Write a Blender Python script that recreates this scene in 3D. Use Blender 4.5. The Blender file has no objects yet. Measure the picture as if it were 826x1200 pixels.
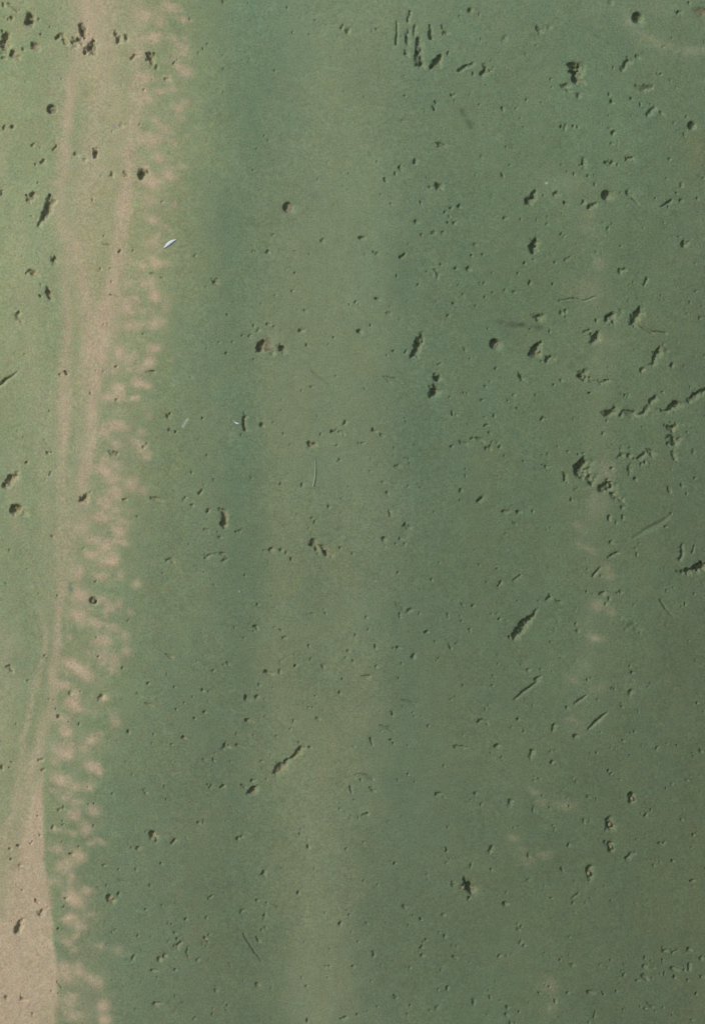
# A pitted, green-stained wall seen square-on in raking daylight.
# 1 photograph pixel = 1 mm on the wall; (u, v) below are millimetres on the wall face.
import bpy, math
import numpy as np
from mathutils import Vector

scene = bpy.context.scene
col = scene.collection
ZC = 2.0                                   # height of the picture's centre above the ground

# ------------------------------------------------------------------ camera
cam_d = bpy.data.cameras.new('camera')
cam = bpy.data.objects.new('camera', cam_d); col.objects.link(cam)
cam.location = (0.0, -2.0, ZC)
cam.rotation_euler = (math.radians(90), 0, 0)
cam_d.sensor_fit = 'VERTICAL'; cam_d.sensor_height = 24.0
cam_d.lens = 24.0 * 2.0 / 1.2
cam_d.clip_start = 0.02; cam_d.clip_end = 3000.0
scene.camera = cam

# ------------------------------------------------------------------ sky and sun
to_sun = Vector((-0.74, -0.60, 0.36)).normalized()
sun_el = math.asin(to_sun.z)
world = bpy.data.worlds.new('World'); scene.world = world; world.use_nodes = True
wn = world.node_tree; wn.nodes.clear()
sky = wn.nodes.new('ShaderNodeTexSky'); sky.sky_type = 'NISHITA'; sky.sun_disc = False
sky.sun_elevation = sun_el
sky.sun_rotation = math.atan2(to_sun.x, to_sun.y)
bg = wn.nodes.new('ShaderNodeBackground'); bg.inputs['Strength'].default_value = 0.135
wo = wn.nodes.new('ShaderNodeOutputWorld')
wn.links.new(sky.outputs[0], bg.inputs['Color']); wn.links.new(bg.outputs[0], wo.inputs['Surface'])
sun_d = bpy.data.lights.new('sun', 'SUN'); sun_d.energy = 2.75; sun_d.angle = math.radians(2.5)
sun_d.color = (0.99, 0.975, 0.93)
sun = bpy.data.objects.new('sun', sun_d); col.objects.link(sun)
sun.rotation_euler = to_sun.to_track_quat('Z', 'Y').to_euler()
sun.location = (-4, -4, 6)

vs = scene.view_settings
vs.view_transform = 'Standard'; vs.look = 'None'; vs.gamma = 1.0; vs.use_curve_mapping = False
vs.exposure = 0.0

ALBEDO = 1.0
# ------------------------------------------------------------------ small maths
def lin(c):
    c = np.asarray(c, dtype=np.float64) / 255.0
    return np.where(c <= 0.04045, c / 12.92, ((c + 0.055) / 1.055) ** 2.4)

def smooth(a, b, x):
    t = np.clip((x - a) / (b - a), 0, 1)
    return t * t * (3 - 2 * t)

def vnoise(x, y, s, seed):
    """value noise in -1..1 with cells of s millimetres"""
    rng = np.random.RandomState(seed)
    tab = rng.uniform(-1, 1, (257, 257)); tab[256] = tab[0]; tab[:, 256] = tab[:, 0]
    fx = x / s; fy = y / s
    ix = np.floor(fx); iy = np.floor(fy)
    tx = fx - ix; ty = fy - iy
    tx = tx * tx * (3 - 2 * tx); ty = ty * ty * (3 - 2 * ty)
    ix = ix.astype(np.int64) & 255; iy = iy.astype(np.int64) & 255
    a = tab[iy, ix]; b = tab[iy, ix + 1]; c = tab[iy + 1, ix]; d = tab[iy + 1, ix + 1]
    return (a + (b - a) * tx) + ((c + (d - c) * tx) - (a + (b - a) * tx)) * ty

# ------------------------------------------------------------------ the grid of the wall face
def axis(length, ext):
    step = 1.06
    core = list(np.linspace(-6, length + 6, int(round((length + 12) / step)) + 1))
    side = []; p = 0.0; s = step
    while p < ext:
        if p < 240: s = min(s * 1.06, 4.0)
        else: s = min(s * 1.12, 45.0)
        p += s; side.append(min(p, ext))
    return np.array([-6 - q for q in reversed(side)] + core + [length + 6 + q for q in side])

U = axis(826.0, 1600.0)
V = axis(1200.0, 1394.0)
nu, nv = len(U), len(V)
uu, vv = np.meshgrid(U, V)                 # rows = v

# ------------------------------------------------------------------ catalogue of the hollows
# 'flags : u v r, u v r, ...' ; a chain of tapering capsules.  Flags: o round and clean, s shallow,
# g groove, d deep, b brown bare inside, p pale floor, r rough floor
PITS = """
b:31 11 1,33 18 5,34 22 6.5
:9 2 2,13 5 1.5,19 10 2
:12 18 2.6
r:6 38 4.5,2 46 4,5 55 3
sr:8 48 7,4 58 6
:13 60 4,20 65 2
:39 50 3.2,43 55 3
r:66 43 2.5,71 39 2.8,74 45 2,77 49 2
b:95 28 4,97 34 5,99 41 3.5
b:85 48 3,91 45 3,96 49 3
sb:88 52 6
br:99 60 3,107 51 5.5,107 58 4.5,111 60 2
b:135 36 1.5,138 43 3.4,138 47 2.4
:148 43 2.6
:154 68 2,158 64 1.8,162 65 1
ob:60 126 6.3
sob:142 146 4
b:110 173 2,111 178 3.6,111 183 2
:37 168 2,39 166 1.5
g:61 174 1.5,65 169 1.8
d:173 62 3.2,177 67 4.6,179 70 3
:184 76 2,184 79 2
:400 33 1.5,402 29 1.2
:406 37 2.5,408 34 1.5
g:465 25 1.2,465 40 1.4,464 52 2
:480 14 2,479 20 1.6,478 25 2
:486 31 1.8,485 41 1.3
:477 42 2,477 47 2.8,478 52 1.6
:475 58 1,476 63 2.6,478 65 1.4
dr:489 45 2,490 56 4.2,491 66 5,491 73 5.2,495 79 2
d:504 29 1.5,504 37 2.5,504 44 3.2
:517 29 1,522 35 1.8,524 38 3
r:516 65 3,511 72 5,508 77 4,514 76 3.5
r:537 82 2.3,544 79 2.5,553 75 2.5
:568 79 3,565 86 3.2,571 82 2.4
o:551 12 3.2
s:592 43 4,588 49 2
:630 32 2,632 36 2.8,635 37 1.5
so:644 31 4.3
:515 168 3.2,520 171 2
so:716 1 5
od:748 19 7.2
:797 11 2.9
sp:815 7 2,820 9 5.5,825 12 7.5
dr:668 74 3.6,676 79 6.4,675 88 5.8,676 93 5,682 95 2.4
:662 100 3.6,666 104 2
:678 111 2.8
:730 79 2.6,734 73 3,738 70 2.4
r:747 100 3,754 103 2.5,758 101 4,763 99 2.5
:761 132 2.8,765 128 2.4,768 124 2
od:812 145 5.2
:685 185 1.8,684 192 2.8
:709 189 1.8,716 190 3
:735 185 2.5,741 184 2.5
:32 231 3.2,37 228 4,41 226 2.5
b:59 227 2,58 234 4,53 247 5,47 259 2.6,45 265 1.4
:62 304 3.6
:33 318 2,37 319 4,41 321 2.8
b:54 336 2,55 342 4,58 348 2.5
:20 366 2.5,18 370 2,23 375 2
g:121 285 1,128 287 1.5
g:129 345 1.5,138 348 1
:146 201 1.5,148 204 2.2
bd:166 203 5.4
:252 331 3.4
g:177 320 1.5,185 323 1,191 325 1.3
ob:338 243 6.6
d:494 394 2.4,490 403 4.6,484 415 3,481 420 1
d:510 215 2,514 219 3.6,517 221 2.2
d:627 224 2,624 232 4,618 236 3.6,622 238 2
:649 227 2,654 226 2.5
d:627 283 4.2,625 290 5.6
:510 316 1.5,514 320 2.2,511 325 1
o:549 315 3.2
:626 370 2,632 372 4,634 374 2
od:711 228 6.3
:684 237 2.3
r:691 241 3,697 239 3,701 238 2
:736 225 2.6,742 231 2,748 236 1.5
g:775 241 1,784 236 2,788 233 2
:798 234 2,801 233 1.6
:803 284 3.4
:726 317 2.5,732 315 2
g:759 325 2,755 333 1.5
g:655 352 .9,672 349 1.3,684 352 1,698 347 1
r:713 373 4,718 369 4,719 376 3
sr:728 362 4.5,726 370 3.5
d:751 360 2,748 367 4.2,743 376 4.6,740 378 2
g:749 378 2,755 383 2,765 389 2.2,773 389 2,781 390 2
d:701 390 3.2,698 395 4.6,696 400 2.6
g:684 389 1.2,691 386 1.8
gb:-4 452 2,0 449 2.2,6 443 2.6,13 439 1.3,19 435 .7
:5 569 4,12 561 4,18 558 3
d:14 598 4.4,20 596 5.2,24 594 2
s:27 600 6
r:130 531 2.6,136 531 3.2
d:93 587 2,98 585 3.6,101 582 2
:144 585 2,148 585 2
:174 436 1.5,179 435 2.8
d:288 488 1.8,287 494 2.4,287 502 3.2
od:307 498 2.9
bd:305 409 4.6,307 401 3.2
sp:313 404 7.5,318 409 5
:312 411 2.6,320 413 2.6
r:330 409 4.5
:177 584 1.8,183 585 2.2,190 587 1.5
g:234 578 2.2,237 574 1.5
:257 596 1.8,261 600 2
r:388 506 2.2,393 505 2,396 507 1.5,400 506 1.5,403 509 1.5
:405 493 1.8,403 498 1.5
db:362 519 2.6,364 523 2.2,368 521 2.3
g:449 441 .9,457 448 1.1
g:454 442 1,462 444 1.8,472 449 1
g:365 435 .7,372 440 1,388 452 .8
d:509 454 2.6,508 459 5.6,505 462 3.2
d:512 443 4.2
od:580 403 6.6
d:634 402 2,629 408 4,623 415 4,630 415 4,633 413 2.6
r:640 422 3,645 420 3.6
d:608 440 2,612 444 3.3
:540 518 1.8,547 520 2.1
r:553 514 2,560 514 2,565 516 2.5
:570 526 2,574 526 2.5,575 522 1
g:560 588 2,565 583 2.8
r:688 433 2.6,682 439 4.2,685 442 4
r:691 445 2,700 447 2,708 449 2.5,714 445 1.8
r:774 411 3.6,768 419 3.4,766 427 2.5
s:782 411 4
r:709 484 4,716 484 4.4,722 479 3
:728 486 2,731 480 1.5,735 483 3,741 485 3.6,749 487 2.6,756 483 2.5,759 477 2
d:763 470 3,769 466 2.5,770 464 1.5
d:783 480 2,793 474 5
s:801 472 5
r:775 481 1.5,783 481 3.2
dr:808 469 3.2,815 464 3.2,822 459 3.2,830 455 3
d:783 500 3,789 502 3.6
dr:787 512 3,791 518 5,797 514 2,785 520 2
:789 530 2,792 537 2.5
:729 534 2.6
o:738 534 3.2
:749 538 2,755 533 2.6,757 530 1.5
:766 531 3,760 525 2.2
:738 547 1.5,739 552 2.6
dr:683 541 5,677 549 6,681 556 5.4,688 551 4
sr:692 545 7
r:689 556 3.4,694 563 5
dr:706 573 5,713 570 6.4,718 577 4,725 583 2.2,730 587 1.5
sr:720 571 7
:661 554 2,661 561 3.2
:786 575 2.2,784 570 1.2
o:109 704 4.8
:9 781 2.6,13 787 2
d:262 598 1.8,262 606 2.6,262 614 4.2,262 619 2
r:241 653 2.2,249 650 1.3,257 648 1.3,263 649 1.8,266 653 2,261 658 2.5
:195 657 1.8,199 655 2,203 659 1.8
:316 645 2,319 643 2.6
g:194 767 1,198 769 1.8,202 771 1.8
:313 787 3.3,319 789 2
dbr:366 638 3.6,368 634 2.5,371 645 2.4
dbr:378 642 2.5,382 648 3.6,388 650 2
:474 615 2.2,479 618 2.5
o:450 632 3.2
s:463 706 1.5,468 712 4,473 715 4
:476 718 2,481 715 2.4
:424 792 1,428 793 1.8,432 792 2
g:602 680 1.3,610 674 1.2
d:630 715 1,623 722 3.2,614 732 4.6,607 740 4.8,602 747 3.6
d:645 700 2.6,641 703 1.3
:652 703 1,656 706 2.3
:525 755 1.2,528 759 2
:628 797 2.6,634 793 1.2
sg:743 631 1.6,757 622 3.6,775 613 4.4,786 604 1.5
g:713 654 1.3,719 650 1.8,725 648 1.4
g:695 675 2,704 665 1.2
d:800 640 1.3,801 648 2.5,798 655 2.2
g:815 640 1,813 648 1.4
dr:794 671 1.2,806 670 3.6,816 668 5,824 664 5.4,832 664 5
:704 697 2.2,708 695 2.2,707 699 1.6
g:775 704 1.5,780 712 1.5,790 724 .6
s:734 736 1.5,743 733 4.5,748 737 6
o:82 813 2.8
:116 819 2.2,119 816 2.6
:44 892 1.5,49 891 1.9
g:170 824 1,174 826 1.8,178 827 1.3
:288 818 2.9,293 820 2
:290 843 2.9,295 846 1.8
:264 875 3.3,270 877 1.8
:278 873 2,286 876 1
b:353 878 3,348 884 3,341 889 1.8,335 894 3.4,328 900 4.8,322 906 3
d:292 929 3,297 926 4,301 924 2
g:283 920 1.3,287 923 2
g:258 924 1.3,262 921 2.5
d:179 979 5,182 982 2.6
g:201 989 1.8,205 985 2
g:471 820 1,478 822 1.5,487 826 1.5
g:445 850 1,454 853 1.8,461 857 1.5
g:421 907 1,430 909 1.5,437 913 1.5
g:434 865 1.5,436 873 1.3
g:410 922 1.5,412 929 1.3
:430 954 2.3,425 956 1.3
g:603 820 1,612 812 2,621 806 2,629 800 1.2
:561 845 2.6,565 844 2.2,572 847 1
:649 850 2.6,648 857 1.6
:535 875 2.2,539 875 2.8,547 877 1
:624 881 2.8,622 887 1.6
:511 931 2.2,515 931 2.4,520 932 1
:599 938 2.8,598 944 1.6
:575 993 2.6,573 998 1.6
dg:690 855 1.4,697 848 2.3,705 841 2.3,712 836 1
g:674 825 1.3,681 820 1.8,687 816 1.3
:740 811 2.8,737 814 1.5
:740 934 4.6,741 940 3.8
:714 962 3.6,715 969 4.6,715 974 2
:715 990 3.8,717 995 3.8
:691 1019 4.2,691 1026 4,691 1031 2
d:25 1081 1.2,21 1087 3.6,19 1092 4.6
:41 1057 1.8,44 1059 1.8
:49 1070 2,46 1074 2.6
o:6 1172 2.6
:23 1171 1.3,26 1173 2.5
g:66 1152 1,69 1156 1,72 1160 1.2
d:127 1051 2.9,128 1056 3,132 1058 3
g:113 1041 1,117 1042 1
g:139 1033 1,144 1034 1,150 1035 1
:155 1125 2,157 1122 2
g:244 1054 1,249 1050 1.3
:308 1025 2.6,310 1021 2,311 1028 1.6
g:285 1094 .8,290 1103 1.4,298 1115 1.4,307 1127 1
:208 1109 2.3,212 1105 2
o:187 1125 3.4
o:193 1121 2.6
g:221 1110 .8,219 1117 1.3,221 1122 1
:178 1138 1.8,185 1138 1.5
o:302 1154 3.1
:182 1178 3.1,188 1175 1.3
:400 1195 1.5,405 1193 2.1
dr:546 1032 3.6,548 1039 5.8,552 1043 6.2
sp:556 1042 5.5,552 1045 5
:531 1036 2,537 1039 1.5,543 1041 2.5
:530 1121 1.6,535 1123 2
:735 1008 3,740 1003 2,745 1001 1.3
g:671 1053 1,678 1048 1.3
:753 1145 2,758 1149 2.6
o:756 1135 2.6
:808 1116 2.6
:788 1138 2.5,793 1139 2.8,797 1140 1
:810 1133 2.1,810 1138 2.1
:690 1164 2.3,696 1165 1.7
g:759 1178 1,766 1182 1.5
g:698 1187 1,696 1194 1.2
"""
# single small holes: u v r
DOTS = """
3 3 1.5 5 16 1.5 3 65 2 26 54 2 47 38 1.5 58 29 1 45 20 1.5 49 188 2.5 89 180 2.5 99 186 1.8 4 147 2 7 148 1.5
13 146 2 147 145 1 164 144 1.5 131 153 1 46 171 1 41 191 1.2 20 198 1 195 92 1.8 223 21 1.6 169 104 1.8 204 73 1.5
208 70 1.3 233 62 1.2 243 51 1 238 57 1 262 108 1 262 1 1.5 291 3 1 315 164 1.5 336 9 1.2 383 30 1 441 35 2 436 37 1
478 37 2 470 43 1 467 124 1 475 112 1.5 468 195 2.5 470 198 1.5 486 189 2.5 442 189 1 525 62 1.8 555 85 2 575 82 2.2
538 19 1.3 646 91 1.3 658 100 2.2 564 45 1 530 111 1.8 533 110 1 551 111 1 508 126 2.2 510 119 1.6 589 127 2 617 116 1.2
593 172 1.3 564 183 1.8 658 147 2 614 148 1 575 71 1 810 1 2 748 65 2 771 84 1.5 775 85 1.5 786 91 1.4 713 109 2
717 117 2.8 741 115 1.8 751 121 1.6 776 131 2.8 791 142 1.3 806 135 1.2 803 156 1.5 662 148 2.2 672 147 1.5 677 148 1.3
715 149 1 720 154 2.2 717 167 1.8 724 192 1.8 779 53 1.6 786 184 1.5 690 127 1 1 224 2.5 47 345 2 47 332 1.5 122 276 1.2
140 294 1.8 117 314 1.8 115 317 1 129 314 1 130 203 2.8 118 204 1.2 108 233 1.2 36 252 1.4 25 299 1 45 306 1 126 379 1.2
121 379 1 49 273 1 156 293 1 190 236 1.5 229 299 1.8 267 369 1.8 297 381 1.3 303 386 1.8 315 380 1.5 284 393 1.5 293 393 1.8
314 295 1.8 323 346 1.2 242 336 1 168 390 1.3 247 213 1 452 210 2 463 203 1.3 378 282 2.4 424 279 2.2 442 297 2 438 295 1.2
472 300 2.8 488 260 2.5 447 228 1 346 320 1.5 410 357 1 417 354 2 420 356 1.3 442 351 2.8 456 367 1.8 353 387 2.8 421 389 2.8
391 395 1.5 434 381 1.3 465 323 1.3 490 333 1.8 477 353 1 478 384 1 478 286 1 494 275 1.3 493 237 1.3 503 219 1.8 588 204 2.5
590 207 1.5 637 228 2 592 255 2.2 538 241 2.2 528 244 1.8 522 248 1.6 527 254 1.8 525 261 1.5 533 261 1.8 508 273 2.2 520 272 2
557 286 2 553 300 1.5 565 298 1.5 535 314 2.4 517 310 1.5 500 318 1 567 331 1.5 562 331 1 577 320 1 614 308 1.8 626 304 1.5
607 320 1.3 621 331 1.8 602 341 2 591 339 1.5 568 348 1.5 572 350 1 577 343 1.2 532 356 1.5 543 345 1.3 525 370 2.2 558 358 1.2
644 388 1.5 650 306 1.5 658 274 1.5 657 365 2 642 254 1 629 257 1.3 641 262 1.3 728 224 1.5 663 237 2.5 690 206 1.8 697 215 1.3
713 265 2 718 261 1.8 777 248 1 819 231 1.5 800 215 2 769 231 1.2 797 276 1.5 699 295 1.5 705 297 1 664 304 2 668 301 1
661 276 1.5 817 307 1.5 817 340 1.2 810 354 1.5 822 371 2.2 775 345 1 663 365 2 699 375 2 76 436 2.5 69 438 1.2 136 428 2.4
56 531 2 60 530 1.5 29 541 2 57 481 1.3 26 512 1 106 460 1.3 137 468 1.6 112 434 1 121 434 1 53 561 1.2 58 555 2 106 576 1.3
52 515 1 197 488 2 200 485 2 198 504 1.8 201 505 1.5 206 505 1.8 169 524 1.6 172 521 1.5 321 495 1.2 325 497 1 266 414 1.5
298 421 1 243 533 1.5 283 510 1.5 237 490 1.5 225 554 1.2 251 562 1.3 295 560 1.5 329 567 1.5 187 566 1 216 586 1.5 218 583 1.5
225 591 2.2 245 598 2 257 401 1 273 401 1.3 395 522 1.8 398 539 1.8 396 541 1 438 504 2.6 448 510 2.2 423 519 1.5 420 519 1
426 519 1 466 547 2.5 475 537 1 479 538 1 480 543 1 453 416 1.5 461 412 1.5 476 411 1.8 475 490 1 477 494 1.3 366 454 1.3
394 441 1 354 568 1.6 385 593 2 449 565 1.5 454 577 2 456 599 1.8 478 570 1 493 571 1.3 376 509 1.3 332 508 1.3 331 468 1
360 404 1.5 486 521 1.2 514 427 1.5 516 426 1.3 544 409 1.8 551 420 1 581 431 1.7 574 447 1.2 569 453 1.5 543 460 1.3 547 461 1.2
565 469 1.8 595 469 1 602 463 1.6 628 463 1.3 530 484 1.8 535 486 1.5 579 485 1.2 580 488 2 570 498 2 574 508 1.5 577 518 1.3
586 524 2.2 583 519 1 591 533 1.3 635 491 2 639 491 1 628 532 1.3 642 532 1.3 636 533 .8 641 547 2.2 540 574 2 546 549 1.2
529 523 1.5 593 599 3 608 600 2.6 625 599 1.5 509 600 1.5 606 478 1.3 658 446 2 713 443 1 691 460 1.8 754 432 2.5 788 427 2.5
779 402 1 696 401 2 733 463 1.8 737 463 1.8 712 492 1.5 810 453 1.3 778 459 1.5 814 528 2 708 508 2.2 718 521 1.2 684 531 1.5
678 532 1.5 725 536 1 744 538 2 739 525 1.8 753 544 1.5 757 542 2 763 543 1.3 745 561 2.5 717 549 1.6 800 568 1.8 816 560 2
806 578 1.3 729 595 2 669 585 2 674 585 1 677 572 1 807 506 1.2 7 783 1.5 112 681 1.8 98 643 1.3 31 667 1 45 697 1.2 150 728 1.5
113 747 1.3 115 770 1.5 144 783 1.5 49 747 1.3 32 799 2 61 629 1.5 160 767 1 5 684 1 241 622 2.2 277 623 1.5 281 622 1.8
257 630 2 329 644 2 310 645 1.3 239 670 1.2 252 686 1.2 191 672 1 222 638 1 302 708 1.5 300 735 2.5 298 740 1 263 779 1.5
267 777 1.5 231 775 1.2 251 786 1.5 239 768 1 276 737 1 236 742 1 328 787 2 319 698 1 322 735 1.2 330 739 1.5 366 607 1.5
369 611 1.8 457 602 2 458 605 1.8 469 631 2 464 637 1 474 638 1.3 399 642 1.5 413 648 1.8 336 648 1.3 341 655 1.5 468 720 1.8
469 724 1.2 491 719 1.3 467 671 1.5 380 714 1 382 719 1.3 432 737 1.5 430 724 1.3 416 744 1.3 440 757 2 408 763 2 414 774 2
405 771 1.2 467 759 2.3 461 759 1 485 769 2.3 471 777 1.5 441 781 2 346 780 2.2 364 772 1.8 334 747 2 362 757 1.3 379 781 1.8
366 719 1.3 401 796 1.2 467 795 1.2 492 691 1 480 740 1 345 767 1 601 612 1.2 604 614 1.5 584 686 1.5 587 682 2 562 662 1.3
506 679 1.3 645 618 1.2 641 621 .8 525 720 1.3 525 724 1.3 555 710 1.8 576 720 1.3 583 719 1 585 726 1.5 593 727 1 594 719 1
500 740 2.2 510 751 1.3 535 754 1.3 550 737 1.8 539 722 1.2 541 728 1.2 508 775 1 514 771 1 578 793 1.3 620 785 2 645 753 1.2
578 778 1 542 708 1.2 714 607 2.3 730 606 1.8 716 635 1.8 788 602 1.5 781 617 1.5 745 643 1 747 650 1.5 706 675 1.5 797 642 1.3
724 695 1.8 727 694 1.8 714 702 1.5 711 708 1.8 744 709 1.8 688 693 1.5 674 716 1 676 713 1.3 800 711 1 804 708 1.5 815 697 1.3
750 742 1.6 676 740 2.3 675 731 1.3 742 789 1.5 689 797 1.8 693 795 1.3 790 689 1 776 667 1 57 820 1.3 62 821 1.3 68 841 2.2
50 903 1.8 18 850 1.3 0 901 2 10 901 1.2 74 868 1.3 80 847 1.2 92 849 1.3 65 831 1.5 150 857 2 158 839 1 161 813 1 137 869 1
147 893 1.3 155 908 1.5 104 943 1 109 943 1.3 69 950 1.8 74 947 1.8 73 963 1 73 968 1.2 61 971 1.8 110 969 1.5 92 994 1.2
20 994 2.3 10 997 2.2 37 987 1.3 35 990 1 47 980 1.3 43 958 1 72 988 1 162 995 2.3 155 994 1.3 132 931 1.3 239 809 2
226 817 1.5 207 831 1.3 216 824 1 240 835 2 228 842 1.8 216 865 2 202 873 1.5 181 861 1.3 179 871 1.3 202 893 1.3 199 897 1
239 891 1.3 251 891 1.8 270 892 1 302 817 1.8 310 819 1 277 860 1.3 304 803 1.5 320 806 1 363 876 1.8 297 915 1.8 300 914 1
313 913 1.3 169 926 1.5 171 929 2 244 920 1.3 247 922 1.8 195 937 1.3 193 922 1.3 233 964 2 238 963 1.3 265 962 1 279 983 2
283 981 1.8 205 805 1.3 174 801 1.5 308 892 1.5 297 862 1.3 311 840 1 398 811 1.8 373 842 1.8 362 829 1 366 829 1.3 341 854 1.3
484 836 1.5 486 840 1.3 459 836 1.6 458 867 1.7 461 870 1.7 447 857 1.2 473 827 1.2 434 923 1.8 437 926 1.8 423 914 1.2
421 958 1.2 351 977 2 353 972 1 361 992 1.8 411 957 1 406 994 1.5 426 987 1.3 379 833 1 478 907 1.3 398 948 1 607 843 2.4
569 831 1.3 543 861 1.3 528 820 1.2 502 851 1.3 600 852 1.2 614 857 1.3 582 874 2.4 588 887 1.5 575 883 1 648 893 2.3 651 880 1.3
626 911 1 626 915 1.3 632 913 1.2 557 930 2.4 551 938 1 564 943 1.5 625 950 2.4 644 946 1.5 602 970 1.2 608 969 1 648 968 1.2
651 971 1.2 523 995 2 650 974 1 717 807 1.2 721 808 1.5 763 801 1.3 760 806 1.2 729 825 1.5 731 828 2 664 830 1.8 701 820 1.3
749 835 1 819 825 2 744 858 1.8 740 860 1 675 863 2.5 731 869 1.5 704 859 1 716 877 1.2 722 878 1 699 883 1.8 714 904 1.5
717 907 1.5 672 912 1.2 675 916 1.5 690 935 1.8 813 884 1.6 816 887 1.6 823 881 2 795 875 1.3 771 878 1.5 783 872 1 753 875 1.2
810 912 1 782 926 1.5 789 920 1.3 757 956 1.8 764 951 1.3 667 945 1 684 963 1.8 666 991 1.8 800 962 1.8 815 980 2 818 979 1
775 991 1.8 779 989 2 747 985 1.3 802 950 1 37 1190 1.8 23 1192 1 60 1164 1.2 68 1166 1 11 1009 1.8 23 1016 1.5 76 1055 2
74 1064 1.3 68 1090 1.8 72 1092 1 83 1003 1.8 138 1049 1.8 125 1039 1.3 122 1015 1.5 139 1020 1.2 159 1020 1.3 131 1093 1.3
135 1091 1 161 1097 1.3 159 1184 1.2 18 1039 1 25 1045 1 55 1066 1.2 189 1013 1.5 176 1039 1.8 171 1067 1.2 189 1062 1.3
283 1068 1.8 286 1066 1.8 302 1055 1.5 313 1058 1.3 310 1073 1.6 310 1077 1.4 307 1090 1.5 311 1087 1.8 303 1102 1.8 218 1078 1.6
242 1076 1.2 206 1094 1.5 208 1101 1.5 198 1104 1 241 1100 1.8 245 1096 1.5 244 1104 1.3 233 1125 1.8 205 1137 1.8 269 1130 1.2
271 1133 1.3 253 1157 1 253 1161 1.6 206 1168 1.3 267 1179 1.8 266 1184 1.5 250 1182 1.3 249 1189 1 228 1194 1.5 318 1158 1
197 1083 1 202 1083 1.2 399 1083 2.4 429 1083 1.8 349 1046 2 382 1132 1.4 386 1132 1.6 413 1133 1.8 437 1118 2 476 1134 1.2
480 1134 1.5 462 1166 1.5 464 1169 1.6 360 1156 1.6 387 1112 1.3 360 1195 2 442 1180 1.5 445 1188 1 478 1189 1.3 481 1178 1.3
435 1150 1.3 458 1009 1 463 1012 1.8 474 1063 1.8 484 1073 1 493 1076 2 494 1109 2.5 447 1131 1 443 1037 1.3 420 1104 1.3
453 1081 1.2 369 1019 1.2 357 1104 1 419 1189 1.3 431 1185 1.3 552 1013 1.5 551 1017 1.5 592 1059 2.2 575 1019 1.3 619 1002 2
659 1019 2 527 1006 1.2 523 1012 1.3 515 1093 1 520 1097 1.6 520 1072 1.8 608 1090 1.8 611 1086 1.5 610 1105 1.8 614 1109 1.6
586 1121 1.8 594 1121 1 600 1119 1 639 1117 1.5 656 1126 1.5 659 1123 1 639 1155 1 644 1157 1.3 633 1164 1.5 650 1174 1.6
555 1174 2.2 574 1169 1.6 594 1180 2 594 1189 2.2 503 1184 2 512 1181 1.8 524 1158 1.6 598 1199 2 604 1199 1 499 1101 1.5
496 1120 2 608 1186 1.3 586 1173 1 619 1032 1.5 646 1053 1.2 768 1015 1.8 790 1010 1.8 813 1034 2 813 1041 1.1 672 1058 1.6
687 1059 1.3 693 1055 1 746 1060 1.3 667 1099 1.5 671 1132 2 668 1131 1 703 1132 1.5 716 1127 1.5 729 1140 1 732 1144 2
748 1151 2 766 1149 1.5 767 1137 1.3 780 1117 2 791 1118 1.8 788 1115 1 795 1116 1.2 804 1139 2 803 1135 1 823 1126 2.5
825 1148 2 792 1148 1.8 808 1152 1.5 780 1143 1.5 764 1128 1 745 1125 1.3 738 1120 1.3 757 1124 1.5 778 1127 1.5 778 1131 1
707 1166 2 723 1164 2 665 1165 1.5 751 1182 1.3 757 1184 1.3 778 1183 1.3 731 1185 1.5 690 1199 1.5 789 1193 1 813 1198 1.6
818 1167 2 770 1164 1
"""
pits = []                                   # (flags, [(u, v, r)...])
for line in PITS.strip().splitlines():
    f, rest = line.split(':')
    nodes = [tuple(float(t) for t in n.split()) for n in rest.split(',')]
    grow = 1.14 if max(n[2] for n in nodes) >= 3.4 and 'o' not in f else 1.04
    pits.append((f, [(n[0], n[1], n[2] * grow) for n in nodes]))
nums = [float(t) for t in DOTS.split()]
for i in range(0, len(nums), 3):
    pits.append(('.', [tuple(nums[i:i + 3])]))
rng = np.random.RandomState(11)
fine = 0
while fine < 450:                           # the hair-fine pinholes, denser to the right
    u = rng.uniform(-5, 831); v = rng.uniform(-5, 1205)
    if rng.rand() > 0.30 + 0.70 * smooth(120, 700, np.float64(u)): continue
    pits.append(('.', [(u, v, rng.uniform(0.7, 1.15))])); fine += 1
for i in range(520):                        # faint dimples
    pits.append(('.s', [(rng.uniform(-5, 831), rng.uniform(-5, 1205), rng.uniform(0.9, 2.2))]))
n_frame = len(pits)
cnt = 0
while cnt < 420:                            # the wall goes on beyond the picture
    u = rng.uniform(-240, 1066); v = rng.uniform(-240, 1440)
    if -12 < u < 838 and -12 < v < 1212: continue
    if rng.rand() > 0.35 + 0.65 * smooth(100, 700, np.float64(u)): continue
    r = 2.6 + 5.0 * rng.rand() ** 3
    a = rng.uniform(0, math.pi); l = r * rng.uniform(0.2, 1.8)
    pits.append(('', [(u - l * math.cos(a), v - l * math.sin(a), r),
                      (u + l * math.cos(a), v + l * math.sin(a), r * rng.uniform(0.4, 1))])); cnt += 1

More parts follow.
